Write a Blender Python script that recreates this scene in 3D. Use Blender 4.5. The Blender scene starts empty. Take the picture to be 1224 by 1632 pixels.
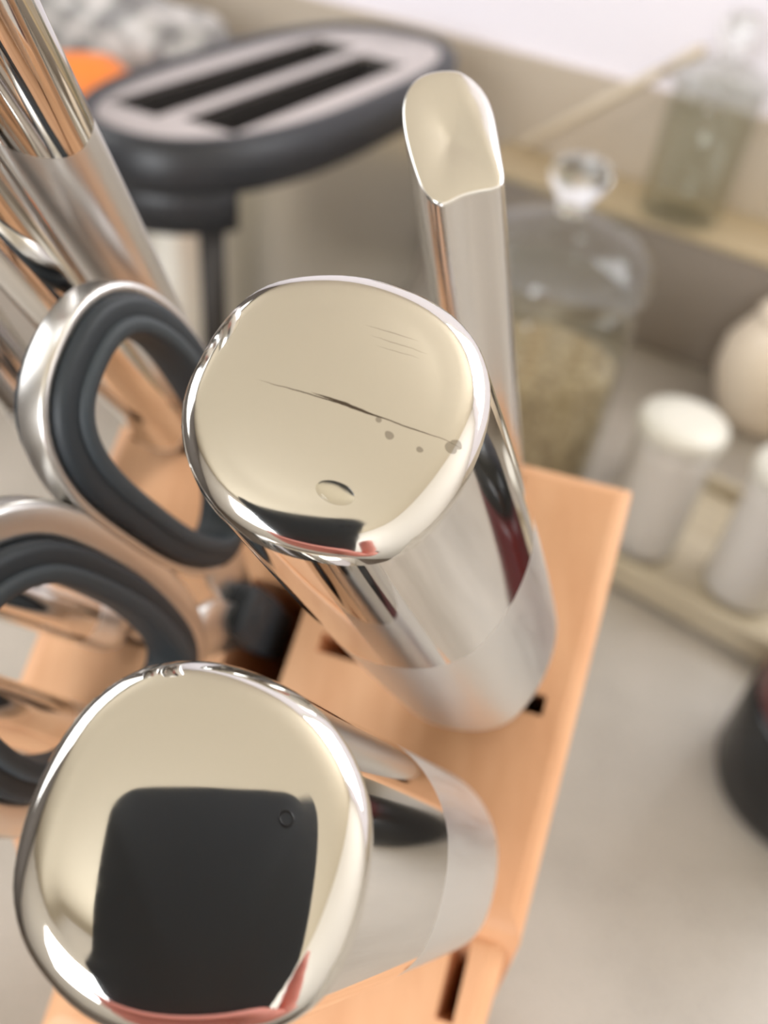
import bpy, bmesh, math, random
from mathutils import Vector, Matrix
random.seed(7)
PI = math.pi

# ------------------------------------------------------------------ camera
SC = bpy.context.scene
COL = SC.collection
CAM_LOC = Vector((0.0, 0.0, 0.40))
PITCH, ROLL = math.radians(41.0), math.radians(7.5)
FWD = Vector((0, math.cos(PITCH), -math.sin(PITCH)))
R0, U0 = Vector((1, 0, 0)), Vector((0, math.sin(PITCH), math.cos(PITCH)))
RGT = R0 * math.cos(ROLL) + U0 * math.sin(ROLL)
UPV = U0 * math.cos(ROLL) - R0 * math.sin(ROLL)
cam = bpy.data.cameras.new('camera')
cam_ob = bpy.data.objects.new('camera', cam)
COL.objects.link(cam_ob)
m3 = Matrix((RGT, UPV, -FWD)).transposed()
cam_ob.matrix_world = Matrix.Translation(CAM_LOC) @ m3.to_4x4()
cam.sensor_fit = 'VERTICAL'
cam.sensor_height = 36.0
cam.lens = 36.0 * 1350.0 / 1632.0
cam.clip_start = 0.002
cam.clip_end = 50
cam.dof.use_dof = True
cam.dof.focus_distance = 0.088
cam.dof.aperture_fstop = cam.lens / 2.1
SC.camera = cam_ob

# ------------------------------------------------------------------ world, lights, exposure
world = bpy.data.worlds.new('world')
SC.world = world
world.use_nodes = True
bg = world.node_tree.nodes['Background']
bg.inputs['Color'].default_value = (0.80, 0.88, 1.0, 1)
bg.inputs['Strength'].default_value = 1.6

# room frame: A runs right along the back wall, B runs towards the back wall
RA = Vector((math.cos(math.radians(-30)), math.sin(math.radians(-30)), 0))
RB = Vector((math.cos(math.radians(60)), math.sin(math.radians(60)), 0))
def room(a, b, z=0.0):
    return RA * a + RB * b + Vector((0, 0, z))
ROOM_A0, ROOM_A1, ROOM_B0, ROOM_B1, FLOOR_Z, CEIL_Z = -1.35, 1.25, -1.9, 0.87, -0.9, 1.5

def area(name, loc, target, sx, sy, power, col):
    l = bpy.data.lights.new(name, 'AREA')
    l.shape = 'RECTANGLE'; l.size = sx; l.size_y = sy; l.energy = power; l.color = col
    o = bpy.data.objects.new(name, l)
    COL.objects.link(o)
    o.location = loc
    o.rotation_euler = (target - loc).to_track_quat('-Z', 'Y').to_euler()
    return o
# daylight through the back and left windows, plus an added front fill
area('daylight_back', room(0.52, ROOM_B1 - 0.01, 0.97), room(0.52, -1, 0.97), 0.80, 0.84, 15, (0.98, 0.98, 1.0))
area('daylight_left', room(ROOM_A0 + 0.01, -0.25, 0.94), room(0, -0.25, 0.94), 1.20, 0.88, 10, (1.0, 0.98, 0.97))
area('fill_front', room(0.25, ROOM_B0 + 0.01, 0.75), room(0.25, 0, 0.55), 1.2, 0.9, 40, (0.95, 0.97, 1.0))  # added fill behind the camera, brightens the back wall
SC.view_settings.view_transform = 'Standard'
SC.view_settings.look = 'None'
SC.view_settings.gamma = 1.0
SC.view_settings.use_curve_mapping = False
SC.view_settings.exposure = -0.03
SC.cycles.use_denoising = True
SC.cycles.max_bounces = 12
SC.cycles.sample_clamp_indirect = 8.0
SC.cycles.caustics_reflective = False
SC.cycles.caustics_refractive = False

# ------------------------------------------------------------------ materials
def srgb(r, g, b):
    f = lambda c: ((c / 255 + 0.055) / 1.055) ** 2.4 if c > 10 else c / 255 / 12.92
    return (f(r), f(g), f(b), 1)
def mat(name, col, rough=0.5, metal=0.0, **kw):
    m = bpy.data.materials.new(name)
    m.use_nodes = True
    b = m.node_tree.nodes['Principled BSDF']
    b.inputs['Base Color'].default_value = col
    b.inputs['Roughness'].default_value = rough
    b.inputs['Metallic'].default_value = metal
    for k, v in kw.items():
        b.inputs[k.replace('_', ' ')].default_value = v
    return m
def nodes(m):
    nt = m.node_tree
    return nt, nt.nodes, nt.links, nt.nodes['Principled BSDF']
def coords(m, scale=(1, 1, 1), rot=(0, 0, 0)):
    nt, N, L, b = nodes(m)
    tc = N.new('ShaderNodeTexCoord'); mp = N.new('ShaderNodeMapping')
    mp.inputs['Scale'].default_value = scale
    mp.inputs['Rotation'].default_value = rot
    L.new(tc.outputs['Object'], mp.inputs['Vector'])
    return mp.outputs['Vector']
def noise(m, vec, scale, detail=4, rough=0.5):
    nt, N, L, b = nodes(m)
    n = N.new('ShaderNodeTexNoise')
    n.inputs['Scale'].default_value = scale; n.inputs['Detail'].default_value = detail
    n.inputs['Roughness'].default_value = rough
    L.new(vec, n.inputs['Vector'])
    return n.outputs['Fac']
def ramp(m, fac, stops):
    nt, N, L, b = nodes(m)
    r = N.new('ShaderNodeValToRGB')
    e = r.color_ramp.elements
    while len(e) < len(stops):
        e.new(0.5)
    for i, (p, c) in enumerate(stops):
        e[i].position = p; e[i].color = c
    L.new(fac, r.inputs['Fac'])
    return r.outputs['Color']
def bump(m, fac, strength, dist):
    nt, N, L, b = nodes(m)
    bp = N.new('ShaderNodeBump')
    bp.inputs['Strength'].default_value = strength; bp.inputs['Distance'].default_value = dist
    L.new(fac, bp.inputs['Height']); L.new(bp.outputs['Normal'], b.inputs['Normal'])
def mth(m, op, a, b_=None, clamp=False):
    nt, N, L, b = nodes(m)
    n = N.new('ShaderNodeMath'); n.operation = op; n.use_clamp = clamp
    for i, v in enumerate((a, b_)):
        if v is None: continue
        if isinstance(v, (int, float)): n.inputs[i].default_value = v
        else: L.new(v, n.inputs[i])
    return n.outputs[0]

def wood_mat(name, c0, c1, c2, sc):
    m = mat(name, c1, 0.5)
    nt, N, L, b = nodes(m)
    v = coords(m, sc)
    f = noise(m, v, 1.0, 6, 0.55)
    L.new(ramp(m, f, [(0.28, c0), (0.5, c1), (0.72, c2)]), b.inputs['Base Color'])
    f2 = noise(m, v, 5.0, 3)
    bump(m, f2, 0.12, 0.0004)
    return m
M = {}
M['beech'] = wood_mat('beech', srgb(214, 158, 116), srgb(227, 174, 132), srgb(236, 186, 144), (90, 14, 40))
M['beech_edge'] = wood_mat('beech_edge', srgb(214, 150, 104), srgb(226, 166, 122), srgb(234, 178, 134), (14, 90, 40))
M['steel_polished'] = mat('steel_polished', (0.74, 0.725, 0.70, 1), 0.055, 1.0)
m = M['steel_satin'] = mat('steel_satin', (0.80, 0.795, 0.785, 1), 0.36, 1.0)
nt, N, L, b = nodes(m)
f = noise(m, coords(m, (900, 900, 60)), 1.0, 3)
L.new(mth(m, 'ADD', mth(m, 'MULTIPLY', f, 0.16), 0.30), b.inputs['Roughness'])
bump(m, f, 0.06, 0.0002)
m = M['steel_shear'] = mat('steel_shear', (0.70, 0.68, 0.65, 1), 0.32, 1.0)
m = M['steel_toaster'] = mat('steel_toaster', (0.80, 0.79, 0.74, 1), 0.32, 1.0)
nt, N, L, b = nodes(m)
f = noise(m, coords(m, (20, 20, 900)), 1.0, 3)
L.new(mth(m, 'ADD', mth(m, 'MULTIPLY', f, 0.15), 0.27), b.inputs['Roughness'])
M['steel_plate'] = mat('steel_plate', (0.68, 0.63, 0.58, 1), 0.28, 1.0)
M['drop'] = mat('drop', (0.95, 0.94, 0.88, 1), 0.05, 0.0, IOR=1.33, Transmission_Weight=1.0)
M['steel_brushed'] = mat('steel_brushed', (0.76, 0.755, 0.75, 1), 0.19, 1.0)
M['steel_scoop'] = mat('steel_scoop', (0.80, 0.79, 0.76, 1), 0.2, 1.0)
M['blade'] = mat('blade', (0.66, 0.66, 0.66, 1), 0.15, 1.0)
M['rubber'] = mat('rubber', srgb(42, 48, 53), 0.55)
M['rubber_lip'] = mat('rubber_lip', srgb(62, 69, 74), 0.6)
M['black_plastic'] = mat('black_plastic', srgb(32, 34, 39), 0.42)
M['slot_dark'] = mat('slot_dark', srgb(40, 36, 33), 0.6)
M['white_ceramic'] = mat('white_ceramic', srgb(214, 210, 204), 0.25)
M['lid_white'] = mat('lid_white', srgb(226, 224, 214), 0.35)
M['cream_ceramic'] = mat('cream_ceramic', srgb(250, 236, 216), 0.3)
M['tray'] = wood_mat('tray_wood', srgb(170, 158, 134), srgb(186, 174, 150), srgb(198, 188, 164), (10, 120, 60))
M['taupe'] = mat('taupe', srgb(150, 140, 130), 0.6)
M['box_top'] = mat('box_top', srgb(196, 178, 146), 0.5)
M['glass'] = mat('glass', (0.93, 0.95, 0.93, 1), 0.02, 0.0, IOR=1.45, Transmission_Weight=1.0)
m = M['thin_glass'] = bpy.data.materials.new('thin_glass')
m.use_nodes = True
nt = m.node_tree; N = nt.nodes; L = nt.links
N.remove(N['Principled BSDF'])
tr = N.new('ShaderNodeBsdfTransparent'); tr.inputs['Color'].default_value = (0.93, 0.94, 0.92, 1)
gl = N.new('ShaderNodeBsdfGlossy'); gl.inputs['Roughness'].default_value = 0.03
lw = N.new('ShaderNodeLayerWeight'); lw.inputs['Blend'].default_value = 0.5
pw = N.new('ShaderNodeMath'); pw.operation = 'POWER'; pw.inputs[1].default_value = 4.0
L.new(lw.outputs['Facing'], pw.inputs[0])
fr_ = N.new('ShaderNodeMath'); fr_.operation = 'MULTIPLY_ADD'; fr_.inputs[1].default_value = 0.7; fr_.inputs[2].default_value = 0.04
L.new(pw.outputs[0], fr_.inputs[0])
mx = N.new('ShaderNodeMixShader')
L.new(fr_.outputs[0], mx.inputs[0]); L.new(tr.outputs[0], mx.inputs[1]); L.new(gl.outputs[0], mx.inputs[2])
L.new(mx.outputs[0], N['Material Output'].inputs['Surface'])
M['red'] = mat('red_lacquer', srgb(78, 18, 24), 0.25)
M['black_gloss'] = mat('black_gloss', srgb(18, 20, 22), 0.25)
M['orange'] = mat('orange', srgb(250, 140, 62), 0.5)
M['pale_wood'] = wood_mat('pale_wood', srgb(214, 200, 178), srgb(226, 212, 190), srgb(234, 222, 202), (60, 60, 8))
M['skin'] = mat('skin', srgb(226, 150, 136), 0.5, 0.0, Subsurface_Weight=0.1)
M['sleeve'] = mat('sleeve', srgb(60, 62, 68), 0.85)
M['phone'] = mat('phone_body', srgb(48, 53, 56), 0.5)
M['phone_glass'] = mat('phone_glass', srgb(10, 10, 12), 0.1)
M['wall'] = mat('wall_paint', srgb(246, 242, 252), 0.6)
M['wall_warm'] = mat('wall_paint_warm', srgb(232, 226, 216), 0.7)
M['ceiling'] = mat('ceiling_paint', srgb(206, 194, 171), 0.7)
M['wall_unlit'] = mat('wall_painted_unlit', srgb(104, 98, 94), 0.7)  # unlit left side of the room put into the colour, darkens steel reflections
M['floor'] = mat('floor_vinyl', srgb(96, 84, 74), 0.5)
M['frame'] = mat('frame_white', srgb(236, 236, 232), 0.4)
M['cabinet'] = mat('cabinet_white', srgb(224, 220, 212), 0.45)
m = M['backsplash'] = mat('backsplash', srgb(196, 184, 168), 0.35)
nt, N, L, b = nodes(m)
L.new(ramp(m, noise(m, coords(m, (6, 6, 6)), 1.0, 5), [(0.3, srgb(190, 176, 156)), (0.7, srgb(204, 192, 178))]), b.inputs['Base Color'])
m = M['worktop'] = mat('worktop', srgb(206, 196, 182), 0.4)
nt, N, L, b = nodes(m)
va = noise(m, coords(m, (9, 9, 9)), 1.0, 3)
vb = noise(m, coords(m, (420, 420, 420)), 1.0, 2)
L.new(ramp(m, mth(m, 'ADD', mth(m, 'MULTIPLY', va, 0.6), mth(m, 'MULTIPLY', vb, 0.4)),
           [(0.36, srgb(156, 149, 139)), (0.5, srgb(172, 165, 155)), (0.64, srgb(183, 175, 165))]), b.inputs['Base Color'])
# dry oats in the glass jar
m = M['oats'] = mat('oats', srgb(160, 140, 112), 0.9)
nt, N, L, b = nodes(m)
fo = noise(m, coords(m, (170, 170, 170)), 1.0, 3)
L.new(ramp(m, fo, [(0.3, srgb(126, 106, 80)), (0.5, srgb(168, 148, 118)), (0.7, srgb(196, 178, 148))]), b.inputs['Base Color'])
bump(m, fo, 0.6, 0.003)
# grey printed carrier bag film
m = M['bag'] = mat('bag_film', srgb(190, 188, 186), 0.35)
nt, N, L, b = nodes(m)
fo = noise(m, coords(m, (26, 26, 34)), 1.0, 2)
L.new(ramp(m, fo, [(0.42, srgb(128, 126, 126)), (0.5, srgb(176, 174, 172)), (0.6, srgb(212, 208, 206))]), b.inputs['Base Color'])

# butt-cap steel: polished with faint hairlines; the worn one has a long scratch and specks
def cap_mat(name, worn):
    m = mat(name, (0.74, 0.725, 0.695, 1), 0.1, 1.0)
    nt, N, L, b = nodes(m)
    v = coords(m, (240, 1500, 300), (0, 0, math.radians(-8)))
    f = noise(m, v, 1.0, 3)
    base = 0.095 if worn else 0.075
    L.new(mth(m, 'ADD', mth(m, 'MULTIPLY', f, 0.08 if worn else 0.05), base - 0.05), b.inputs['Roughness'])
    if worn:
        tc = N.new('ShaderNodeTexCoord'); sp = N.new('ShaderNodeSeparateXYZ')
        L.new(tc.outputs['Object'], sp.inputs[0])
        x = mth(m, 'MULTIPLY', sp.outputs[0], 1000.0); y = mth(m, 'MULTIPLY', sp.outputs[1], 1000.0)
        wob = mth(m, 'MULTIPLY', mth(m, 'SUBTRACT', noise(m, coords(m, (500, 500, 500)), 1.0, 2), 0.5), 0.35)
        def line(x0, y0, x1, y1, w):
            d = math.hypot(x1 - x0, y1 - y0); cx, sx = (x1 - x0) / d, (y1 - y0) / d
            xr = mth(m, 'ADD', mth(m, 'MULTIPLY', mth(m, 'SUBTRACT', x, x0), cx), mth(m, 'MULTIPLY', mth(m, 'SUBTRACT', y, y0), sx))
            yr = mth(m, 'ADD', mth(m, 'MULTIPLY', mth(m, 'SUBTRACT', x, x0), -sx), mth(m, 'MULTIPLY', mth(m, 'SUBTRACT', y, y0), cx))
            yr = mth(m, 'ABSOLUTE', mth(m, 'ADD', yr, wob))
            t = mth(m, 'DIVIDE', xr, d)
            taper = mth(m, 'MULTIPLY', mth(m, 'MULTIPLY', t, mth(m, 'SUBTRACT', 1.0, t)), 4 * w, True)
            return mth(m, 'LESS_THAN', yr, taper)
        def spot(x0, y0, r):
            dx = mth(m, 'SUBTRACT', x, x0); dy = mth(m, 'SUBTRACT', y, y0)
            d = mth(m, 'SQRT', mth(m, 'ADD', mth(m, 'MULTIPLY', dx, dx), mth(m, 'MULTIPLY', dy, dy)))
            return mth(m, 'MULTIPLY', mth(m, 'LESS_THAN', mth(m, 'ADD', d, mth(m, 'MULTIPLY', wob, 2.0)), r), 0.5)
        k = mth(m, 'MAXIMUM', line(-7.2, 0.6, 12.4, 0.4, 0.07), line(-2.0, 0.8, 5.0, 0.5, 0.13))
        for ln in ((0.8, 9.2, 6.0, 9.4, 0.05), (1.5, 8.3, 7.2, 8.4, 0.05), (2.4, 7.4, 6.6, 7.6, 0.04)):
            k = mth(m, 'MAXIMUM', k, mth(m, 'MULTIPLY', line(*ln), 0.4))
        for s_ in ((4.5, 0.2, 0.28), (5.8, -1.0, 0.38), (11.2, -0.1, 0.5), (11.5, 0.5, 0.4), (8.6, -1.3, 0.3)):
            k = mth(m, 'MAXIMUM', k, spot(*s_))
        mx = N.new('ShaderNodeMix'); mx.data_type = 'RGBA'
        L.new(k, mx.inputs['Factor'])
        mx.inputs['A'].default_value = (0.74, 0.725, 0.695, 1)
        mx.inputs['B'].default_value = (0.12, 0.10, 0.085, 1)
        L.new(mx.outputs['Result'], b.inputs['Base Color'])
    return m
M['cap_worn'] = cap_mat('cap_worn', True)
M['cap_clean'] = cap_mat('cap_clean', False)

# ------------------------------------------------------------------ object helpers
def link(name, bm, material, parent=None, smooth=True, mw=None):
    me = bpy.data.meshes.new(name)
    bmesh.ops.recalc_face_normals(bm, faces=bm.faces)
    bm.to_mesh(me); bm.free()
    if smooth:
        for p in me.polygons: p.use_smooth = True
    me.materials.append(material)
    o = bpy.data.objects.new(name, me)
    COL.objects.link(o)
    if parent: o.parent = parent
    if mw is not None: o.matrix_local = mw
    return o
def thing(name, label, cat, loc=(0, 0, 0), rz=0.0, group=None, mw=None):
    o = bpy.data.objects.new(name, None)
    o.empty_display_size = 0.02
    COL.objects.link(o)
    if mw is not None: o.matrix_world = mw
    else:
        o.location = loc; o.rotation_euler = (0, 0, rz)
    o['label'] = label; o['category'] = cat
    if group: o['group'] = group
    return o
def tag(o, label, cat, group=None):
    o['label'] = label; o['category'] = cat
    if group: o['group'] = group
    return o
def struct(o):
    o['kind'] = 'structure'
    return o
def smooth_angle(o, deg=35):
    me = o.data
    bm = bmesh.new(); bm.from_mesh(me)
    for e in bm.edges:
        e.smooth = len(e.link_faces) == 2 and e.calc_face_angle(0) < math.radians(deg)
    bm.to_mesh(me); bm.free()
    return o
def rings_bm(rings, cap0=True, cap1=True, loop=False):
    bm = bmesh.new()
    vs = [[bm.verts.new(p) for p in r] for r in rings]
    n = len(rings[0])
    pairs = list(zip(vs, vs[1:])) + ([(vs[-1], vs[0])] if loop else [])
    for a, b in pairs:
        for i in range(n):
            bm.faces.new((a[i], a[(i + 1) % n], b[(i + 1) % n], b[i]))
    for flag, r in ((cap0, vs[0]), (cap1, vs[-1])):
        if flag and not loop:
            c = bm.verts.new(sum((v.co for v in r), Vector()) / n)
            for i in range(n):
                bm.faces.new((r[i], r[(i + 1) % n], c))
    return bm
def lathe(profile, n=48, cap0=True, cap1=True):
    return rings_bm([[(r * math.cos(2 * PI * i / n), r * math.sin(2 * PI * i / n), z) for i in range(n)] for r, z in profile], cap0, cap1)
def box_bm(x0, x1, y0, y1, z0, z1, bev=0.0, seg=2):
    bm = bmesh.new()
    bmesh.ops.create_cube(bm, size=1.0)
    for v in bm.verts:
        v.co = Vector(((x0 + x1) / 2 + v.co.x * (x1 - x0), (y0 + y1) / 2 + v.co.y * (y1 - y0), (z0 + z1) / 2 + v.co.z * (z1 - z0)))
    if bev > 0:
        bmesh.ops.bevel(bm, geom=bm.edges[:], offset=bev, segments=seg, affect='EDGES', profile=0.5)
    return bm
def smooth_loop(pts, n, it=3):
    """closed polyline -> n points at even spacing (Catmull-Rom)"""
    P = [Vector(p) for p in pts]
    k = len(P); dense = []
    for i in range(k):
        a, b, c, d = P[i - 1], P[i], P[(i + 1) % k], P[(i + 2) % k]
        for s in range(16):
            t = s / 16
            dense.append(0.5 * ((2 * b) + (c - a) * t + (2 * a - 5 * b + 4 * c - d) * t * t + (3 * b - a - 3 * c + d) * t ** 3))
    m_ = len(dense)
    L_ = [0.0]
    for i in range(m_): L_.append(L_[-1] + (dense[(i + 1) % m_] - dense[i]).length)
    out = []; j = 0
    for i in range(n):
        s = L_[-1] * i / n
        while L_[j + 1] < s: j += 1
        f = (s - L_[j]) / max(1e-12, L_[j + 1] - L_[j])
        out.append(dense[j].lerp(dense[(j + 1) % m_], f))
    for _ in range(it):
        out = [(out[i - 1] + out[i] * 2 + out[(i + 1) % n]) / 4 for i in range(n)]
    return out
def mm(*a):
    return Vector([x / 1000 for x in a])

# ------------------------------------------------------------------ room shell
def room_box(name, a0, a1, b0, b1, z0, z1, material, parent=None, bev=0):
    bm = box_bm(a0, a1, b0, b1, z0, z1, bev)
    o = link(name, bm, material, parent, False)
    if parent is None: o.rotation_euler = (0, 0, math.radians(-30))
    return o
T = 0.08
struct(room_box('floor', ROOM_A0 - T, ROOM_A1 + T, ROOM_B0 - T, ROOM_B1 + T, FLOOR_Z - T, FLOOR_Z, M['floor']))
struct(room_box('ceiling', ROOM_A0 - T, ROOM_A1 + T, ROOM_B0 - T, ROOM_B1 + T, CEIL_Z, CEIL_Z + T, M['ceiling']))
def wall_with_window(wall, window, inner, outer, along, lo, hi, w0, w1, wz0, wz1, paint='wall_warm'):
    """a wall with a framed window; along = 'b' for the side walls, 'a' for the front wall"""
    def bx(d0, d1, t0, t1, z0, z1, bev=0):
        return box_bm(min(d0, d1), max(d0, d1), t0, t1, z0, z1, bev) if along == 'b' else box_bm(t0, t1, min(d0, d1), max(d0, d1), z0, z1, bev)
    bm = bmesh.new()
    for t0, t1, z0, z1 in ((lo, w0, FLOOR_Z, CEIL_Z), (w1, hi, FLOOR_Z, CEIL_Z), (w0, w1, FLOOR_Z, wz0), (w0, w1, wz1, CEIL_Z)):
        q = bx(inner, outer, t0, t1, z0, z1)
        me = bpy.data.meshes.new('tmp'); q.to_mesh(me); q.free(); bm.from_mesh(me); bpy.data.meshes.remove(me)
    w = struct(link(wall, bm, M[paint], None, False)); w.rotation_euler = (0, 0, math.radians(-30))
    f = 0.05
    win = bpy.data.objects.new(window, None); COL.objects.link(win); struct(win)
    win.rotation_euler = (0, 0, math.radians(-30))
    d = outer + (inner - outer) * 0.35
    for t0, t1, z0, z1 in ((w0, w0 + f, wz0, wz1), (w1 - f, w1, wz0, wz1), (w0 + f, w1 - f, wz0, wz0 + f), (w0 + f, w1 - f, wz1 - f, wz1)):
        link('frame_bar', bx(d - 0.02, d + 0.02, t0, t1, z0, z1, 0.004), M['frame'], win, False)
    mid = (w0 + w1) / 2
    link('mullion', bx(d - 0.018, d + 0.018, mid - 0.025, mid + 0.025, wz0 + f, wz1 - f, 0.004), M['frame'], win, False)
    for t0, t1 in ((w0 + f, mid - 0.025), (mid + 0.025, w1 - f)):
        link('pane', bx(d - 0.003, d + 0.003, t0, t1, wz0 + f, wz1 - f), M['thin_glass'], win, False)
struct(room_box('wall_right', ROOM_A1, ROOM_A1 + T, ROOM_B0, ROOM_B1, FLOOR_Z, CEIL_Z, M['wall_warm']))
wall_with_window('wall_back', 'window_1', ROOM_B1, ROOM_B1 + T, 'a', ROOM_A0 - T, ROOM_A1 + T, 0.07, 0.97, 0.50, 1.44, 'wall')
wall_with_window('wall_left', 'window_2', ROOM_A0, ROOM_A0 - T, 'b', ROOM_B0, ROOM_B1, -0.90, 0.40, 0.45, 1.44, 'wall_unlit')
wall_with_window('wall_front', 'fill_window_3', ROOM_B0, ROOM_B0 - T, 'a', ROOM_A0 - T, ROOM_A1 + T, -0.35, 0.85, 0.30, 1.20)  # unseen front window, added to carry the fill light
struct(room_box('trim_1', ROOM_A0, ROOM_A1, ROOM_B1 - 0.012, ROOM_B1, 0.0, 0.20, M['backsplash']))

wk = thing('worktop', 'pale grey speckled worktop carrying the knife block and toaster', 'worktop', (0, 0, 0), math.radians(-30))
link('slab', box_bm(ROOM_A0 + 0.004, ROOM_A1 - 0.004, -0.03, ROOM_B1 - 0.014, -0.04, 0.0, 0.004), M['worktop'], wk, False)
cb = thing('base_cabinet', 'white base cabinet run with doors under the worktop', 'cabinet', (0, 0, FLOOR_Z), math.radians(-30))
link('carcass', box_bm(ROOM_A0 + 0.01, ROOM_A1 - 0.01, 0.03, ROOM_B1 - 0.01, 0.10, -0.04 - FLOOR_Z), M['cabinet'], cb, False)
link('plinth', box_bm(ROOM_A0 + 0.01, ROOM_A1 - 0.01, 0.09, ROOM_B1 - 0.01, 0.0, 0.10), M['taupe'], cb, False)
for i in range(5):
    a0 = ROOM_A0 + 0.02 + i * 0.512
    d_ = link('door', box_bm(a0, a0 + 0.506, 0.008, 0.0295, 0.12, 0.84, 0.003), M['cabinet'], cb, False)
    link('handle', box_bm(a0 + 0.18, a0 + 0.32, -0.02, 0.008, 0.76, 0.775, 0.004), M['steel_satin'], d_, False)

# ------------------------------------------------------------------ knife block frame
BP = Vector((0.0276, 0.1200, 0.2683))                      # a point on the slotted face
BU = Vector((0.98189, -0.18956, 0)).normalized()           # across the face
_w = Vector((-BU.y, BU.x, 0))
SL = math.radians(27)
BN = (-_w * math.sin(SL) + Vector((0, 0, math.cos(SL)))).normalized()
BV = BN.cross(BU)                                          # up the face, away from the viewer
def blk(u, v, n=0.0):                                      # millimetres on the face -> world
    return BP + (BU * u + BV * v + BN * n) / 1000

BLOCK_LABEL = 'beech wood knife block with sloping slotted face holding steel knives'
base = BP.copy(); base.z = 0
block = thing('knife_block', BLOCK_LABEL, 'knife block', base)
BI = Matrix.Translation(-base)
def face_prism(outline, drop, chamfer):
    """outline on the face (u,v mm), vertical sides down to the worktop"""
    top = [blk(u, v, -drop) for u, v in outline]
    bm = bmesh.new()
    tv = [bm.verts.new(p) for p in top]
    bv = [bm.verts.new((p.x, p.y, 0)) for p in top]
    n = len(tv)
    ft = bm.faces.new(tv); bm.faces.new(bv[::-1])
    for i in range(n): bm.faces.new((tv[i], bv[i], bv[(i + 1) % n], tv[(i + 1) % n]))
    bmesh.ops.recalc_face_normals(bm, faces=bm.faces)
    es = [e for e in ft.edges]
    bmesh.ops.bevel(bm, geom=es, offset=chamfer, segments=3, affect='EDGES', profile=0.5)
    bm.transform(BI)
    return bm
def slot_cutter(u, v, lu, lv, depth, axis, n0=0.0):
    """box sunk along the blade direction"""
    bm = bmesh.new()
    c = blk(u, v, n0)
    vs = []
    for k in (0.012, -depth):
        for su, sv in ((-1, -1), (1, -1), (1, 1), (-1, 1)):
            vs.append(bm.verts.new(c + BU * su * lu / 2000 + BV * sv * lv / 2000 - axis * k))
    bm.faces.new(vs[:4][::-1]); bm.faces.new(vs[4:])
    for i in range(4): bm.faces.new((vs[i], vs[(i + 1) % 4], vs[4 + (i + 1) % 4], vs[4 + i]))
    bmesh.ops.recalc_face_normals(bm, faces=bm.faces)
    bm.transform(BI)
    return bm
def cut(o, cutters):
    bm = bmesh.new()
    for c in cutters:
        me = bpy.data.meshes.new('tmp'); c.to_mesh(me); c.free(); bm.from_mesh(me); bpy.data.meshes.remove(me)
    me = bpy.data.meshes.new('cutter'); bm.to_mesh(me); bm.free()
    co = bpy.data.objects.new('cutter', me); COL.objects.link(co); co.parent = block
    md = o.modifiers.new('cut', 'BOOLEAN'); md.operation = 'DIFFERENCE'; md.solver = 'EXACT'; md.object = co
    bpy.context.view_layer.update()
    ev = o.evaluated_get(bpy.context.evaluated_depsgraph_get())
    new = bpy.data.meshes.new_from_object(ev)
    o.modifiers.clear(); o.data = new
    bpy.data.objects.remove(co); bpy.data.meshes.remove(me)

AX = Vector((0.32209, 0.40143, -0.85738)).normalized()     # common direction in which the blades sit
CAPN = (RGT * -0.004 - UPV * 0.297 + FWD * 0.937).normalized()   # inward normals of the slanted butt faces
CAPN1 = (RGT * -0.030 - UPV * 0.216 + FWD * 0.970).normalized()

top_part = link('upper_tier', face_prism([(20.8, 40.0), (-99, 40.0), (-93.5, -55.2), (17.4, -55.2)], 0, 0.0034), M['beech'], block, False)
low_part = link('lower_tier', face_prism([(16.0, -55.6), (-66, -55.6), (-64, -96), (13.2, -96)], 4.5, 0.0034), M['beech'], block, False)
# ------------------------------------------------------------------ knives
def resample_polar(outline, n=72):
    return smooth_loop([Vector((x, y, 0)) for x, y in outline], n, 2)

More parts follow.
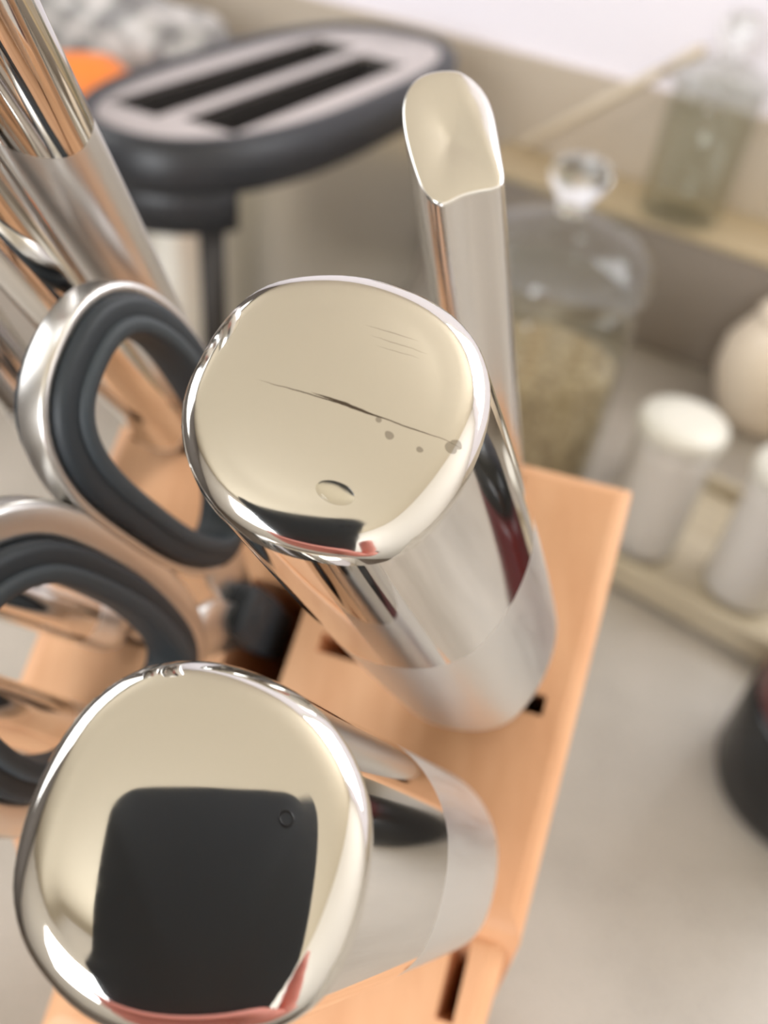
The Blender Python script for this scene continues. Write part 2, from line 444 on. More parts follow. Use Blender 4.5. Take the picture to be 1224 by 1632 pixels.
QUART = 0.22 / 11 ** 4          # the butt faces fall away a little faster towards their rims
def make_knife(name, label, cap_uvn, base_uv, outline, capn, sleeve, blade_uv, dome=0.088, fillet=3.9, drop=2.7, quart=None, fold=None, collar_m=None, grip_m=None, end_t=9.0, collar_tilt=(0, 0),
               cap_m=None, flare=None, dish=0.0, round_len=11.0):
    C0 = blk(*cap_uvn); B0 = blk(base_uv[0], base_uv[1], 0)
    ax = (B0 - C0); Lmm = ax.length * 1000; ax.normalize()
    f1 = (BU - ax * BU.dot(ax)).normalized(); f2 = (-ax).cross(f1)
    mw = Matrix((f1, f2, -ax)).transposed().to_4x4(); mw.translation = B0
    k = thing(name, label, 'knife', mw=mw, group='steel handled knives in the block')
    sec = resample_polar(outline)
    n = len(sec)
    cx, cy = capn.dot(f1) / capn.dot(ax), capn.dot(f2) / capn.dot(ax)
    quart = QUART if quart is None else quart
    fold = fold or (lambda x, y: 0.0)
    tcap = lambda x, y: Lmm + x * cx + y * cy + fold(x, y)
    # butt cap: domed face, rounded rim
    nl = Vector((-capn.dot(f1), -capn.dot(f2), capn.dot(ax)))     # outward cap normal in the knife's frame
    rings = []
    inset = [1.0] * n
    rad = [p.length for p in sec]
    for q in (0.0, 0.2, 0.4, 0.55, 0.7, 0.8, 0.9, 1.0):
        ring = []
        for i, p in enumerate(sec):
            rr = max(0.25, rad[i] - fillet) * (0.04 + 0.96 * q)
            d = p.normalized()
            x, y = d.x * rr, d.y * rr
            sag = -(rr ** 2) / (2 * dome * 1000) - quart * rr ** 4 * (dish == 0) + dish * (1 - q) ** 2 * -1
            ring.append(mm(x, y, tcap(x, y)) + nl * (sag / 1000))
        rings.append(ring)
    edge_sag = [-(max(0.25, r - fillet) ** 2) / (2 * dome * 1000) - quart * max(0.25, r - fillet) ** 4 * (dish == 0) for r in rad]
    for j in range(1, 6):
        th = j / 5 * PI / 2
        ring = []
        for i, p in enumerate(sec):
            rr = max(0.25, rad[i] - fillet) + (rad[i] - max(0.25, rad[i] - fillet)) * math.sin(th)
            d = p.normalized(); x, y = d.x * rr, d.y * rr
            ring.append(mm(x, y, tcap(x, y)) + nl * (edge_sag[i] / 1000) - Vector((0, 0, min(drop, fillet) * (1 - math.cos(th)) / 1000)))
        rings.append(ring)
    cap = link('butt_cap', rings_bm(rings, True, False), cap_m or M['cap_clean'], k)
    # shift the cap mesh so that its own origin is its centre (for the wear pattern)
    cap.data.transform(Matrix.Translation((0, 0, -Lmm / 1000))); cap.matrix_local = Matrix.Translation((0, 0, Lmm / 1000))
    flare = flare or (lambda t: 1.0)
    def wall_t(x, y, top, lo, f): return top + (lo - top) * f
    tsl = lambda x, y: sleeve * Lmm + x * collar_tilt[0] + y * collar_tilt[1]
    top_ring = [(p.x + nl.x * edge_sag[i], p.y + nl.y * edge_sag[i], tcap(p.x, p.y) + nl.z * edge_sag[i] - min(drop, fillet)) for i, p in enumerate(sec)]
    rings = []
    for j in range(9):
        f = j / 8
        ring = []
        for (x, y, t) in top_ring:
            tt = t + (tsl(x, y) - t) * f; s = flare(tt / Lmm)
            s0 = flare(t / Lmm); s = s / s0
            ring.append(mm(x * s, y * s, tt))
        rings.append(ring)
    link('polished_collar', rings_bm(rings, False, False), collar_m or M['steel_polished'], k)
    rings = []
    for j in range(22):
        f = j / 21
        ring = []
        for (x, y, t) in top_ring:
            t0 = tsl(x, y); s0 = flare(t / Lmm)
            lo = end_t + round_len
            if f < 0.55:
                tt = t0 + (lo - t0) * f / 0.55; s = 1.0
            else:
                th = (f - 0.55) / 0.45 * PI / 2 * 0.985
                tt = lo - round_len * math.sin(th); s = math.cos(th) ** 0.8
            s *= flare(tt / Lmm) / s0 * (0.995 if j else 0.985)
            ring.append(mm(x * s, y * s, tt))
        rings.append(ring)
    link('satin_grip', rings_bm(rings, False, True), grip_m or M['steel_satin'], k)
    # blade, from inside the handle down into its slot
    bu, bl, th, dp = blade_uv
    bm = bmesh.new()
    xs = (-bu / 2, bu / 2)
    prof = [(-bu / 2, end_t + 3), (bu / 2, end_t + 3), (bu / 2, -dp + bu * 0.5), (bu * 0.25, -dp), (-bu / 2, -dp + 3)]
    fr = [bm.verts.new(mm(x, -th / 2, t)) for x, t in prof]; bk = [bm.verts.new(mm(x, th / 2, t)) for x, t in prof]
    bm.faces.new(fr); bm.faces.new(bk[::-1])
    for i in range(5): bm.faces.new((fr[i], fr[(i + 1) % 5], bk[(i + 1) % 5], bk[i]))
    bl_o = link('blade', bm, M['blade'], k, False)
    return k, ax, f1

SEC1 = [(-4.1, 14.5), (-7.4, 13.0), (-9.9, 11.1), (-11.7, 8.2), (-12.9, 4.6), (-13.5, 1.5), (-13.8, -1.4), (-13.5, -4.3), (-12.5, -7.0), (-11.1, -9.2), (-8.8, -11.6), (-5.8, -13.1), (-3.4, -13.7), (-0.5, -13.8), (2.7, -13.4), (5.2, -12.7), (7.4, -11.5), (9.0, -10.1), (10.2, -8.1), (11.2, -5.9), (12.1, -3.2), (12.7, -0.6), (13.1, 2.9), (13.0, 6.3), (12.4, 8.9), (11.2, 11.4), (9.6, 13.2), (7.6, 14.4), (5.0, 15.2), (1.9, 15.5), (-1.2, 15.3)]
SEC2 = [(-5.0, 14.4), (-7.7, 13.3), (-9.6, 11.8), (-11.5, 9.4), (-12.6, 6.7), (-13.3, 3.3), (-13.5, -0.4), (-13.1, -3.9), (-12.5, -6.6), (-11.3, -8.8), (-9.7, -10.7), (-7.6, -12.1), (-5.2, -13.3), (-2.3, -14.0), (1.0, -14.1), (4.2, -13.4), (7.2, -12.3), (9.7, -10.9), (11.6, -9.2), (13.0, -7.2), (13.7, -4.5), (13.9, -1.8), (13.8, 1.6), (13.3, 4.4), (12.6, 6.7), (11.5, 8.7), (9.7, 10.8), (7.7, 12.5), (4.8, 14.0), (1.6, 14.7), (-1.8, 14.9)]
SEC3 = [(-6.9, 2.1), (-7.2, 4.3), (-6.9, 6.3), (-6.1, 7.9), (-4.8, 9.0), (-3.4, 9.7), (-1.7, 10.1), (-0.2, 10.0), (1.4, 9.1), (2.7, 7.7), (3.9, 5.5), (5.0, 2.8), (6.2, -0.3), (7.2, -2.9), (7.7, -4.7), (7.4, -5.8), (5.9, -6.6), (4.3, -7.5), (3.0, -8.5), (2.3, -9.5), (1.6, -10.2), (0.9, -10.4), (-0.3, -9.8), (-1.6, -8.6), (-3.2, -6.1), (-4.8, -3.2), (-6.0, -0.6)]
def oval(rx, ry, e=2.4, n=28):
    out = []
    for i in range(n):
        c, s = math.cos(2 * PI * i / n), math.sin(2 * PI * i / n)
        out.append((rx * math.copysign(abs(c) ** (2 / e), c), ry * math.copysign(abs(s) ** (2 / e), s)))
    return out

slots_top, slots_low = [], []
def add_slot(u, v, lu, lv, ax, depth=0.075, low=False):
    (slots_low if low else slots_top).append(slot_cutter(u, v, lu, lv, depth, ax, -4.5 if low else 0.0))

k1, ax1, _ = make_knife('kitchen_knife', 'thick steel knife handle with scratched butt cap in the middle', (-23.4, -13.2, 103.1), (1.5, -12.5), [(x * 1.035, y * 1.01) for x, y in SEC1], CAPN1, 0.62, (17, 0, 1.8, 17), cap_m=M['cap_worn'], end_t=15,
                        flare=lambda t: 1.0 + 0.08 * math.sin(PI * max(0, min(1, t / 1.02))))
add_slot(-12.0, -13.5, 48.0, 4.2, ax1, 0.022)
# dried water drop on the scratched butt cap
cap1 = [c for c in k1.children if c.name.startswith('butt_cap')][0]
hit = min((v.co for v in cap1.data.vertices), key=lambda c: (c.x - 0.0021) ** 2 + (c.y + 0.0078) ** 2)
nz = (k1.matrix_world.to_3x3().inverted() @ -CAPN1).normalized()
dq = nz.to_track_quat('Z', 'X').to_matrix().to_4x4()
db = lathe([(0.00165, 0.0), (0.00155, 0.00010), (0.0012, 0.00020), (0.0007, 0.00027), (0.0001, 0.00029)], 28, False, True)
bmesh.ops.transform(db, matrix=Matrix.Translation(hit - nz * 0.00006) @ dq @ Matrix.Rotation(math.radians(15), 4, 'Z') @ Matrix.Diagonal((1.2, 0.7, 1, 1)), verts=db.verts)
link('water_drop', db, M['drop'], cap1)
k2, ax2, _ = make_knife('kitchen_knife', 'nearest thick steel knife handle whose butt mirrors the dark phone', (-23.7, -54.0, 98.3), (-1.4, -47.5), [(x * 1.06, y * 1.06) for x, y in SEC2], CAPN, 0.60, (14, 0, 1.8, 31), end_t=8, dome=0.094, quart=0.08 / 11 ** 4)
add_slot(-5.4, -47.5, 24.0, 4.0, ax2, 0.036)
k3, ax3, _ = make_knife('kitchen_knife', 'slim ridged steel knife handle with scooped end beside the toaster', (-23.1, 32.1, 94.4), (-11, 33.5), SEC3, CAPN, 0.86, (11, 0, 1.6, 55), dome=0.5, fillet=0.5, end_t=4, dish=0.8,
                        flare=lambda t: 1.0 + 0.25 * (1 - t), cap_m=M['steel_scoop'], collar_m=M['steel_brushed'], grip_m=M['steel_brushed'], fold=lambda x, y: -0.38 * max(0.0, ((x + 1.7) * 15.0 + (y - 10.0) * 9.1) / 17.54))
add_slot(-12, 33.5, 17.0, 3.6, ax3)
def small(label, base_uv, tip, rx, ry, sleeve, cap_m=None, L=None):
    k, ax, _ = make_knife('paring_knife', label, tip, base_uv, oval(rx, ry), (blk(*base_uv) - blk(*tip)).normalized(), sleeve, (min(16, rx * 1.7), 0, 1.5, 45), dome=0.06, fillet=1.2, end_t=3.5, round_len=6)
    add_slot(base_uv[0], base_uv[1], 20.0, 3.6, ax, 0.06)
    return k
# tips are (u, v, n) in millimetres on the block's own axes
SMALL = []
SMALL.append(('mirror polished steel knife handle at upper left above the scissor loops', (-83.7, 21.5), (-77.5, 4.8, 127.7), 6.0, 4.8, 0.08))
SMALL.append(('steel knife handle at upper left, half mirror and half satin', (-84.2, 35.6), (-65.3, 9.5, 145.1), 6.6, 4.8, 0.675))
SMALL.append(('thin steel knife handle behind the left arm of the scissors', (-92.5, 3.7), (-105.1, 14.6, 72.0), 5.4, 4.8, 0.5))
SMALL.append(('steel knife handle seen through the lower scissor loop', (-74.3, -23.2), (-101.6, -30.8, 60.7), 5.2, 5.2, 0.22))
SMALL.append(('steel knife handle beside the left edge of the nearest butt cap', (-73.0, -46.1), (-89.3, -47.6, 55.3), 6.2, 6.2, 0.25))
for a in SMALL: small(*a)

# ------------------------------------------------------------------ scissors
SP0 = blk(-46.9, -13.6, 0)
SN = AX.cross(BV).normalized(); SV = (BV - AX * BV.dot(AX)).normalized()
smw = Matrix((-AX, SV, (-AX).cross(SV))).transposed().to_4x4(); smw.translation = SP0
sc_ob = thing('kitchen_scissors', 'kitchen scissors with black lined steel loops standing in the block', 'scissors', mw=smw)
def toward_cam(): return 1.0 if (smw.to_3x3() @ Vector((0, 0, 1))).dot(CAM_LOC - SP0) > 0 else -1.0
ZS = toward_cam()
LOOP_A = [(73.5, 26.1), (65.3, 28.9), (54.7, 29.1), (39.7, 25.8), (27.8, 16.3), (25.6, 6.7), (37.9, 1.6), (53.7, 0.4), (66.1, 0.7), (74.1, 3.4), (78.0, 8.0), (78.9, 14.5), (78.1, 20.9)]
LOOP_B = [(70.9, -12.8), (64.4, -10.5), (53.9, -9.3), (40.6, -9.3), (26.0, -13.0), (25.0, -21.0), (33.0, -32.0), (44.0, -39.0), (53.0, -41.0), (62.0, -40.0), (72.0, -36.0), (78.0, -28.0), (77.5, -19.4)]
def sweep_loop(path, profile, n=72):
    P = smooth_loop([Vector((s, t, 0)) for s, t in path], n, 4)
    cen = sum(P, Vector()) / n
    rings = []
    for i in range(n):
        tg = (P[(i + 1) % n] - P[i - 1]).normalized()
        nr = Vector((tg.y, -tg.x, 0))
        if nr.dot(P[i] - cen) < 0: nr = -nr
        rings.append([(P[i] + nr * r + Vector((0, 0, ZS * z))) / 1000 for r, z in profile])
    return rings_bm(rings, False, False, loop=True)
def rrect(r0, r1, z0, z1, b):
    out = []
    for cx, cy, a0 in ((r1 - b, z1 - b, 0), (r0 + b, z1 - b, 90), (r0 + b, z0 + b, 180), (r1 - b, z0 + b, 270)):
        for q in (0, 30, 60, 90):
            a = math.radians(a0 + q); out.append((cx + b * math.cos(a), cy + b * math.sin(a)))
    return out
for path, sgn in ((LOOP_A, 1), (LOOP_B, -1)):
    h = link('handle_loop', sweep_loop(path, rrect(2.1, 3.9, -5.2, -0.4, 0.7) if sgn > 0 else rrect(2.1, 7.6, -6.5, -0.9, 1.2)), M['steel_shear'], sc_ob)
    link('loop_lining', sweep_loop(path, rrect(-2.4, 2.2, -7.8, 1.4, 1.3)), M['rubber'], h)
    link('loop_lip', sweep_loop(path, rrect(-3.6, -0.8, -5.5, 2.4, 1.1)), M['rubber_lip'], h)
    # shank from the loop to the pivot, then the blade
    y0 = 12.5 * sgn if sgn > 0 else -13.0
    sec = [(27, y0 - 1.0 * sgn, 6.0), (20, y0 * 0.62, 6.6), (13, y0 * 0.38, 5.4), (4, y0 * 0.12, 4.4)]
    rings = []
    zz = ZS * (-3.2 - 0.7) + 1.1 * sgn * 0.9
    for s, y, hw in sec:
        rings.append([mm(s, y + a, zz + b_) for a, b_ in rrect(-hw, hw, -0.95, 0.95, 0.45)])
    link('shank', rings_bm(rings), M['steel_shear'], sc_ob)
    bm = bmesh.new()
    pr = [(-6, -4), (-6, 4), (-50, 4 if sgn > 0 else 1), (-62, 1 * sgn), (-50, -1 if sgn > 0 else -4)]
    lo = [bm.verts.new(mm(s, t, zz - 0.9)) for s, t in pr]; hi = [bm.verts.new(mm(s, t, zz + 0.9)) for s, t in pr]
    bm.faces.new(lo); bm.faces.new(hi[::-1])
    for i in range(5): bm.faces.new((lo[i], lo[(i + 1) % 5], hi[(i + 1) % 5], hi[i]))
    link('blade', bm, M['blade'], sc_ob, False)
link('pivot_block', rings_bm([[mm(s_, a, ZS * -2.5 + b_) for a, b_ in rrect(-hw, hw, -3.2, 3.2, 1.2)] for s_, hw in ((13, 3.5), (11, 5.5), (4, 6.0), (-8, 5.0))]), M['rubber'], sc_ob)
pv = lathe([(0.2, 3.8), (2.8, 3.7), (3.2, 3.2), (3.2, -3.2), (2.8, -3.7), (0.2, -3.8)], 24)
bmesh.ops.transform(pv, matrix=Matrix.Scale(0.001, 4), verts=pv.verts)
pvo = link('pivot_screw', pv, M['rubber'], sc_ob); pvo.location = (0.006, 0, ZS * -0.0025)
smooth_angle(pvo)
slots_top.append(slot_cutter(-47.5, -14.5, 13.0, 21.0, 0.08, AX))
add_slot(7.2, -65.5, 3.4, 15.0, AX, 0.028, low=True)
cut(top_part, slots_top); cut(low_part, slots_low)

# ------------------------------------------------------------------ toaster
TOA = math.radians(67.0)
tmw = Matrix.Translation((-0.112, 0.705, 0)) @ Matrix.Rotation(TOA, 4, 'Z')
toaster = thing('toaster', 'long steel two slot toaster with black rim behind the knife block', 'toaster', mw=tmw)
def oblong(hl, hw, z, n=72, e=3.0):
    out = []
    for i in range(n):
        a = 2 * PI * i / n
        c, s = math.cos(a), math.sin(a)
        x = math.copysign(abs(c) ** (2 / e), c); y = math.copysign(abs(s) ** (2 / 2.3), s)
        out.append((hl * x, hw * y, z))
    return out
# body of steel, local x = long axis (negative end is the near end)
body = link('body', rings_bm([oblong(0.190, 0.070, 0.012), oblong(0.196, 0.076, 0.02), oblong(0.197, 0.077, 0.10), oblong(0.196, 0.076, 0.19)]), M['steel_toaster'], toaster)
smooth_angle(body, 50)
rim = link('top_rim', rings_bm([oblong(0.198, 0.078, 0.186), oblong(0.209, 0.087, 0.190), oblong(0.210, 0.088, 0.202), oblong(0.208, 0.087, 0.216), oblong(0.203, 0.081, 0.2215), oblong(0.196, 0.074, 0.2215), oblong(0.192, 0.070, 0.2175)], False, False), M['black_plastic'], toaster)
plate_bm = bmesh.new()
def slab_with_slots():
    bm = rings_bm([oblong(0.194, 0.072, 0.2120), oblong(0.194, 0.072, 0.2185), oblong(0.190, 0.068, 0.2195)])
    return bm
plate = link('top_plate', slab_with_slots(), M['steel_plate'], toaster)
smooth_angle(plate, 40)
def cut2(o, boxes):
    bm = bmesh.new()
    for b_ in boxes:
        c = box_bm(*b_)
        me = bpy.data.meshes.new('tmp'); c.to_mesh(me); c.free(); bm.from_mesh(me); bpy.data.meshes.remove(me)
    me = bpy.data.meshes.new('cutter'); bm.to_mesh(me); bm.free()
    co = bpy.data.objects.new('cutter', me); COL.objects.link(co); co.parent = o.parent
    md = o.modifiers.new('cut', 'BOOLEAN'); md.operation = 'DIFFERENCE'; md.solver = 'EXACT'; md.object = co
    bpy.context.view_layer.update()
    new = bpy.data.meshes.new_from_object(o.evaluated_get(bpy.context.evaluated_depsgraph_get()))
    o.modifiers.clear(); o.data = new
    bpy.data.objects.remove(co); bpy.data.meshes.remove(me)
SLOTS = [(-0.158, 0.105, 0.004, 0.044), (-0.150, 0.090, -0.050, -0.010)]
cut2(plate, [(x0, x1, y0, y1, 0.20, 0.24) for x0, x1, y0, y1 in SLOTS])
cut2(body, [(x0, x1, y0, y1, 0.07, 0.24) for x0, x1, y0, y1 in SLOTS])
for x0, x1, y0, y1 in SLOTS:
    bm = bmesh.new()
    t_ = 0.0012
    for q in ((x0, x1, y0, y0 + t_, 0.075, 0.216), (x0, x1, y1 - t_, y1, 0.075, 0.216), (x0, x0 + t_, y0, y1, 0.075, 0.216), (x1 - t_, x1, y0, y1, 0.075, 0.216), (x0, x1, y0, y1, 0.072, 0.075)):
        c = box_bm(*q); me = bpy.data.meshes.new('tmp'); c.to_mesh(me); c.free(); bm.from_mesh(me); bpy.data.meshes.remove(me)
    link('slot_liner', bm, M['slot_dark'], toaster, False)
# deeper black collar round the near end
def arc_band(hl, hw, z0, z1, thick, i0, i1, n=72):
    lo, hi = oblong(hl, hw, z0, n), oblong(hl, hw, z1, n)
    li, hi2 = oblong(hl - thick, hw - thick, z0, n), oblong(hl - thick, hw - thick, z1, n)
    return rings_bm([[lo[i % n], hi[i % n], hi2[i % n], li[i % n]] for i in range(i0, i1 + 1)])
link('end_collar', arc_band(0.2090, 0.0870, 0.166, 0.199, 0.014, 25, 45), M['black_plastic'], toaster)
link('end_seam', arc_band(0.1985, 0.0785, 0.012, 0.176, 0.004, 42, 44), M['slot_dark'], toaster)
for sx in (-1, 1):
    for sy in (-1, 1):
        fo = link('foot', lathe([(0.010, 0.0), (0.012, 0.002), (0.012, 0.013)], 16), M['black_plastic'], toaster)
        fo.location = (sx * 0.13, sy * 0.045, 0)

# ------------------------------------------------------------------ bag and packet behind the toaster
def crumple(name, loc, sx, sy, sz, material, seed, amp, rz=0.0, e=2.6):
    rnd = random.Random(seed)
    bm = bmesh.new()
    bmesh.ops.create_icosphere(bm, subdivisions=4, radius=1.0)
    from mathutils import noise as mn
    for v in bm.verts:
        p = v.co.normalized()
        q = Vector((math.copysign(abs(p.x) ** (2 / e), p.x) * sx, math.copysign(abs(p.y) ** (2 / e), p.y) * sy, math.copysign(abs(p.z) ** (2 / e), p.z) * sz))
        d = mn.noise(p * 2.6 + Vector((seed, 0, 0))) + 0.6 * abs(mn.noise(p * 6.0 + Vector((0, seed, 0))))
        v.co = q * (1 + amp * d)
    lo = min(v.co.z for v in bm.verts)
    for v in bm.verts: v.co.z -= lo
    o = link(name, bm, material)
    o.location = loc; o.rotation_euler = (0, 0, rz)
    return o
tag(crumple('plastic_bag', (-0.345, 1.005, 0.0), 0.165, 0.055, 0.095, M['bag'], 3.1, 0.16, math.radians(-28)), 'crumpled grey and white patterned plastic bag behind the toaster', 'bag')
tag(crumple('orange_packet', (-0.335, 0.845, 0.0), 0.062, 0.032, 0.085, M['orange'], 8.4, 0.07, math.radians(15), 3.2), 'bright orange packet between the toaster and the patterned bag', 'packet')

# ------------------------------------------------------------------ jars, canisters, tray on the right
def put(o, x, y, z): o.location = (x, y, z); return o
jar = thing('glass_jar', 'large clear glass jar of dry oats right of the slim ridged handle', 'jar', (0.085, 0.492, 0))
link('jar_wall', lathe([(0.004, 0.004), (0.050, 0.004), (0.0545, 0.010), (0.0555, 0.02), (0.0555, 0.150), (0.053, 0.168), (0.050, 0.176), (0.0475, 0.176), (0.0505, 0.166), (0.0530, 0.150), (0.0530, 0.02), (0.051, 0.012), (0.004, 0.010)]), M['thin_glass'], jar)
link('oat_filling', lathe([(0.003, 0.0115), (0.049, 0.0125), (0.0522, 0.02), (0.0522, 0.122), (0.04, 0.127), (0.02, 0.130), (0.003, 0.131)]), M['oats'], jar)
jl = link('jar_lid', lathe([(0.004, 0.178), (0.054, 0.1775), (0.0575, 0.181), (0.0575, 0.188), (0.053, 0.200), (0.040, 0.210), (0.020, 0.216), (0.011, 0.219), (0.001, 0.2195)]), M['thin_glass'], jar)
link('knob', lathe([(0.001, 0.2197), (0.010, 0.2198), (0.009, 0.223), (0.012, 0.229), (0.0165, 0.235), (0.0175, 0.241), (0.0155, 0.247), (0.008, 0.250), (0.001, 0.2505)]), M['glass'], jl)

tray = thing('serving_tray', 'narrow beige wooden tray under the two white canisters', 'tray', RA * 0.0 + Vector((0.205, 0.455, 0)), math.radians(-33))
link('tray_base', box_bm(-0.050, 0.175, -0.052, 0.075, 0.006, 0.014, 0.002), M['tray'], tray, False)
for q in ((-0.050, 0.175, -0.060, -0.0522, 0.004, 0.024), (-0.050, 0.175, 0.0752, 0.083, 0.004, 0.024), (-0.0582, -0.0502, -0.060, 0.083, 0.004, 0.024), (0.1752, 0.1832, -0.060, 0.083, 0.004, 0.024)):
    link('rim', box_bm(*q, 0.002), M['tray'], tray, False)
for sx in (-0.035, 0.16):
    for sy in (-0.04, 0.06):
        link('foot', box_bm(sx - 0.008, sx + 0.008, sy - 0.008, sy + 0.008, 0.0, 0.0059), M['tray'], tray, False)
def canister(x, y, label):
    c = thing('canister', label, 'canister', (x, y, 0.0141), 0, 'white canisters on the tray')
    link('body', lathe([(0.021, 0.0), (0.0245, 0.001), (0.026, 0.004), (0.026, 0.080), (0.0255, 0.088), (0.023, 0.091)]), M['white_ceramic'], c)
    link('lid', lathe([(0.024, 0.0912), (0.0272, 0.0915), (0.028, 0.094), (0.028, 0.100), (0.026, 0.103), (0.012, 0.1045), (0.001, 0.1045)]), M['lid_white'], c)
canister(0.178, 0.450, 'white ceramic canister with white lid at the back of the tray')
canister(0.243, 0.414, 'white canister on the tray cut by the right picture edge')

pot = tag(link('sugar_pot', lathe([(0.022, 0.0), (0.030, 0.002), (0.040, 0.02), (0.048, 0.045), (0.047, 0.07), (0.034, 0.092), (0.030, 0.098), (0.032, 0.101), (0.030, 0.104), (0.02, 0.112), (0.008, 0.117), (0.001, 0.118)]), M['cream_ceramic']), 'rounded cream ceramic pot beside the taupe box at right', 'pot')
put(pot, 0.313, 0.648, 0)

sb = thing('shade_standin_box', 'low taupe box with beige lid standing in for dark worktop shadow by the back wall', 'box', (0, 0, 0), math.radians(-30))  # made-up box, its dark front stands in for shadow on the worktop
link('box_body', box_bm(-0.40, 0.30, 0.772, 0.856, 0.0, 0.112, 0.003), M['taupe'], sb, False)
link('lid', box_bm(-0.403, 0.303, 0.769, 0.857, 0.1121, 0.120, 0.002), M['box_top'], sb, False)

j2p = room(-0.192, 0.795, 0.1202)
j2 = thing('glass_jar', 'clear glass jar with knobbed lid standing on the taupe box', 'jar', j2p)
link('jar_wall', lathe([(0.004, 0.002), (0.034, 0.002), (0.038, 0.008), (0.038, 0.100), (0.0355, 0.108), (0.0335, 0.108), (0.0355, 0.100), (0.0355, 0.010), (0.004, 0.007)]), M['thin_glass'], j2)
jl2 = link('jar_lid', lathe([(0.004, 0.1085), (0.039, 0.1085), (0.041, 0.112), (0.038, 0.119), (0.022, 0.127), (0.011, 0.131), (0.001, 0.1312)]), M['thin_glass'], j2)
link('knob', lathe([(0.001, 0.1313), (0.010, 0.1314), (0.0085, 0.136), (0.012, 0.143), (0.016, 0.150), (0.0155, 0.158), (0.009, 0.164), (0.001, 0.165)]), M['glass'], jl2)

# pale wooden spoon leaning from the lid of the box against the jar
def spoon(p0, p1):
    ax = (p1 - p0); Ls = ax.length; q = ax.to_track_quat('Z', 'Y')
    o = thing('wooden_spoon', 'pale wooden spoon leaning on the backsplash beside the smaller glass jar', 'spoon', mw=Matrix.Translation(p0) @ q.to_matrix().to_4x4())
    def el(rx, ry, z, n=20): return [(rx * math.cos(2 * PI * i / n), ry * math.sin(2 * PI * i / n), z) for i in range(n)]
    link('handle', rings_bm([el(0.0035, 0.0035, 0.0), el(0.0046, 0.0046, 0.004), el(0.0050, 0.0050, Ls * 0.72), el(0.006, 0.0045, Ls * 0.8)]), M['pale_wood'], o)
    link('bowl', rings_bm([el(0.006, 0.0045, Ls * 0.8), el(0.012, 0.005, Ls * 0.86), el(0.017, 0.0055, Ls * 0.93), el(0.012, 0.005, Ls * 0.985), el(0.003, 0.002, Ls)]), M['pale_wood'], o)
    return o
spoon(room(-0.378, 0.835, 0.1262), room(-0.225, 0.835, 0.2470))

mug = thing('pepper_mill', 'dark red mill with black base at the right picture edge', 'pepper mill', (0.248, 0.273, 0))
link('base', lathe([(0.040, 0.0), (0.047, 0.003), (0.050, 0.012), (0.050, 0.062), (0.048, 0.067)]), M['black_gloss'], mug)
link('body', lathe([(0.048, 0.0672), (0.049, 0.071), (0.046, 0.10), (0.044, 0.15), (0.042, 0.165)]), M['red'], mug)
link('cap', lathe([(0.042, 0.1652), (0.044, 0.170), (0.043, 0.185), (0.032, 0.197), (0.001, 0.200)]), M['black_gloss'], mug)

# ------------------------------------------------------------------ the phone that takes the picture, and the hand that holds it
pmw = cam_ob.matrix_world.copy()       # x right, y up, z towards the viewer
phone = thing('phone', 'dark smartphone held above the knife block', 'phone', mw=Matrix(pmw))
def prism_round(x0, x1, y0, y1, z0, z1, r, n=8, e=0.0012):
    def ring(ins, z):
        out = []
        rr = r - ins
        for cx, cy, a0 in ((x1 - r, y1 - r, 0), (x0 + r, y1 - r, 90), (x0 + r, y0 + r, 180), (x1 - r, y0 + r, 270)):
            for q in range(n + 1):
                a = math.radians(a0 + 90 * q / n); out.append((cx + rr * math.cos(a), cy + rr * math.sin(a), z))
        return out
    return rings_bm([ring(e, z0), ring(e * 0.3, z0 + e * 0.3), ring(0, z0 + e), ring(0, z1 - e), ring(e * 0.3, z1 - e * 0.3), ring(e, z1)])
ph = link('case', prism_round(-0.059, 0.009, -0.128, 0.010, 0.0045, 0.0125, 0.010), M['phone'], phone); smooth_angle(ph, 40)
link('screen', prism_round(-0.056, 0.006, -0.112, -0.006, 0.01255, 0.0131, 0.003, 6, 0.0002), M['phone_glass'], phone)
lr = link('lens_ring', rings_bm([[(r * math.cos(2 * PI * i / 32), r * math.sin(2 * PI * i / 32), z) for i in range(32)] for r, z in ((0.0022, 0.00447), (0.0030, 0.00447), (0.0030, 0.0043), (0.0022, 0.0043))], False, False, True), M['phone_glass'], phone)

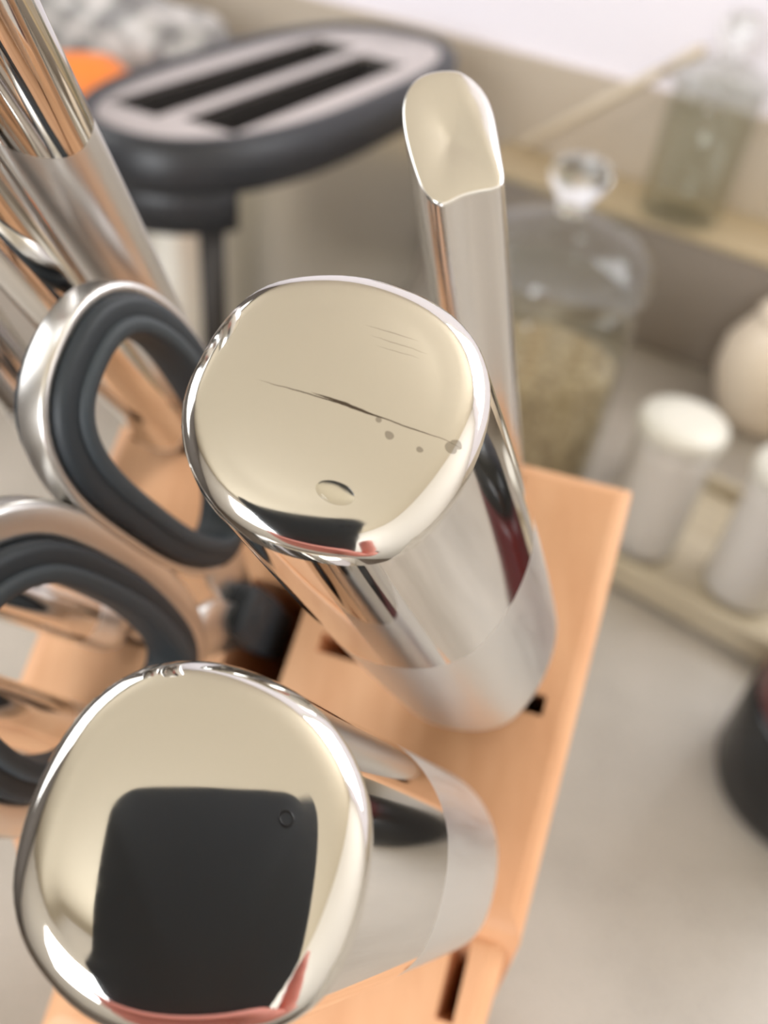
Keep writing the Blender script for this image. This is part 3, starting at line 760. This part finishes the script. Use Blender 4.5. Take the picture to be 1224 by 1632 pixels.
def skin_body(name, chains, material, parent=None, levels=2, mw=None, root=0):
    verts, edges, radii, idx = [], [], [], {}
    for ch in chains:
        prev = None
        for key, co, r in ch:
            if key not in idx:
                idx[key] = len(verts); verts.append(co); radii.append(r)
            if prev is not None: edges.append((prev, idx[key]))
            prev = idx[key]
    me = bpy.data.meshes.new(name); me.from_pydata(verts, edges, [])
    o = bpy.data.objects.new(name, me); COL.objects.link(o)
    if mw is not None: o.matrix_world = mw
    md = o.modifiers.new('skin', 'SKIN'); md.use_smooth_shade = True
    for i, sv in enumerate(me.skin_vertices[0].data):
        rr = radii[i] if isinstance(radii[i], tuple) else (radii[i], radii[i])
        sv.radius = rr; sv.use_root = (i == root)
    sd = o.modifiers.new('sub', 'SUBSURF'); sd.levels = levels; sd.render_levels = levels
    bpy.context.view_layer.update()
    new = bpy.data.meshes.new_from_object(o.evaluated_get(bpy.context.evaluated_depsgraph_get()))
    o.modifiers.clear(); o.data = new; new.materials.append(material)
    for p in new.polygons: p.use_smooth = True
    if parent: o.parent = parent
    return o
# coordinates: x right, y up, z towards the viewer, metres from the lens
ch = []
palm = [('wr', (0.048, -0.185, 0.002), 0.022), ('pm', (0.024, -0.148, -0.016), 0.020), ('pc', (0.010, -0.122, -0.013), 0.014)]
ch.append([('fa', (0.085, -0.33, 0.09), 0.030), ('fm', (0.065, -0.25, 0.048), 0.026)] + palm)
for i, (y, ln, r) in enumerate(((-0.076, 1.0, 0.0075), (-0.093, 1.05, 0.0078), (-0.110, 1.0, 0.0074), (-0.125, 0.86, 0.0066))):
    k = 'f%d' % i
    ch.append([('pc', None, None) if False else palm[2], (k + 'a', (-0.004, y - 0.004, -0.0065), r * 1.12), (k + 'b', (-0.034 * ln, y, -0.0058), r), (k + 'c', (-0.0585, y + 0.003, -0.0045), r * 0.95), (k + 'd', (-0.0690, y + 0.004, 0.006), r * 0.9), (k + 'e', (-0.0680 + 0.004 * (1 - ln), y + 0.004, 0.016), r * 0.8)])
ch.append([palm[1], ('ta', (0.030, -0.112, 0.000), 0.0125), ('tb', (0.0235, -0.082, 0.006), 0.0098), ('tc', (0.0195, -0.061, 0.009), 0.0085), ('td', (0.0172, -0.046, 0.0105), 0.007)])
hand = tag(skin_body('person', ch, M['skin'], mw=Matrix(pmw), root=2), 'hand and forearm of a person gripping the lower half of the phone', 'person')
slv = link('sleeve', rings_bm([[((0.085 - 0.02 * f) + (0.036 - 0.003 * f) * math.cos(2 * PI * i / 24), (-0.33 + 0.08 * f) + (0.036 - 0.003 * f) * math.sin(2 * PI * i / 24) * 0.6, (0.09 - 0.042 * f) + (0.036 - 0.003 * f) * math.sin(2 * PI * i / 24)) for i in range(24)] for f in (-0.6, -0.2, 0.2, 0.6, 0.75)], False, False), M['sleeve'], hand)
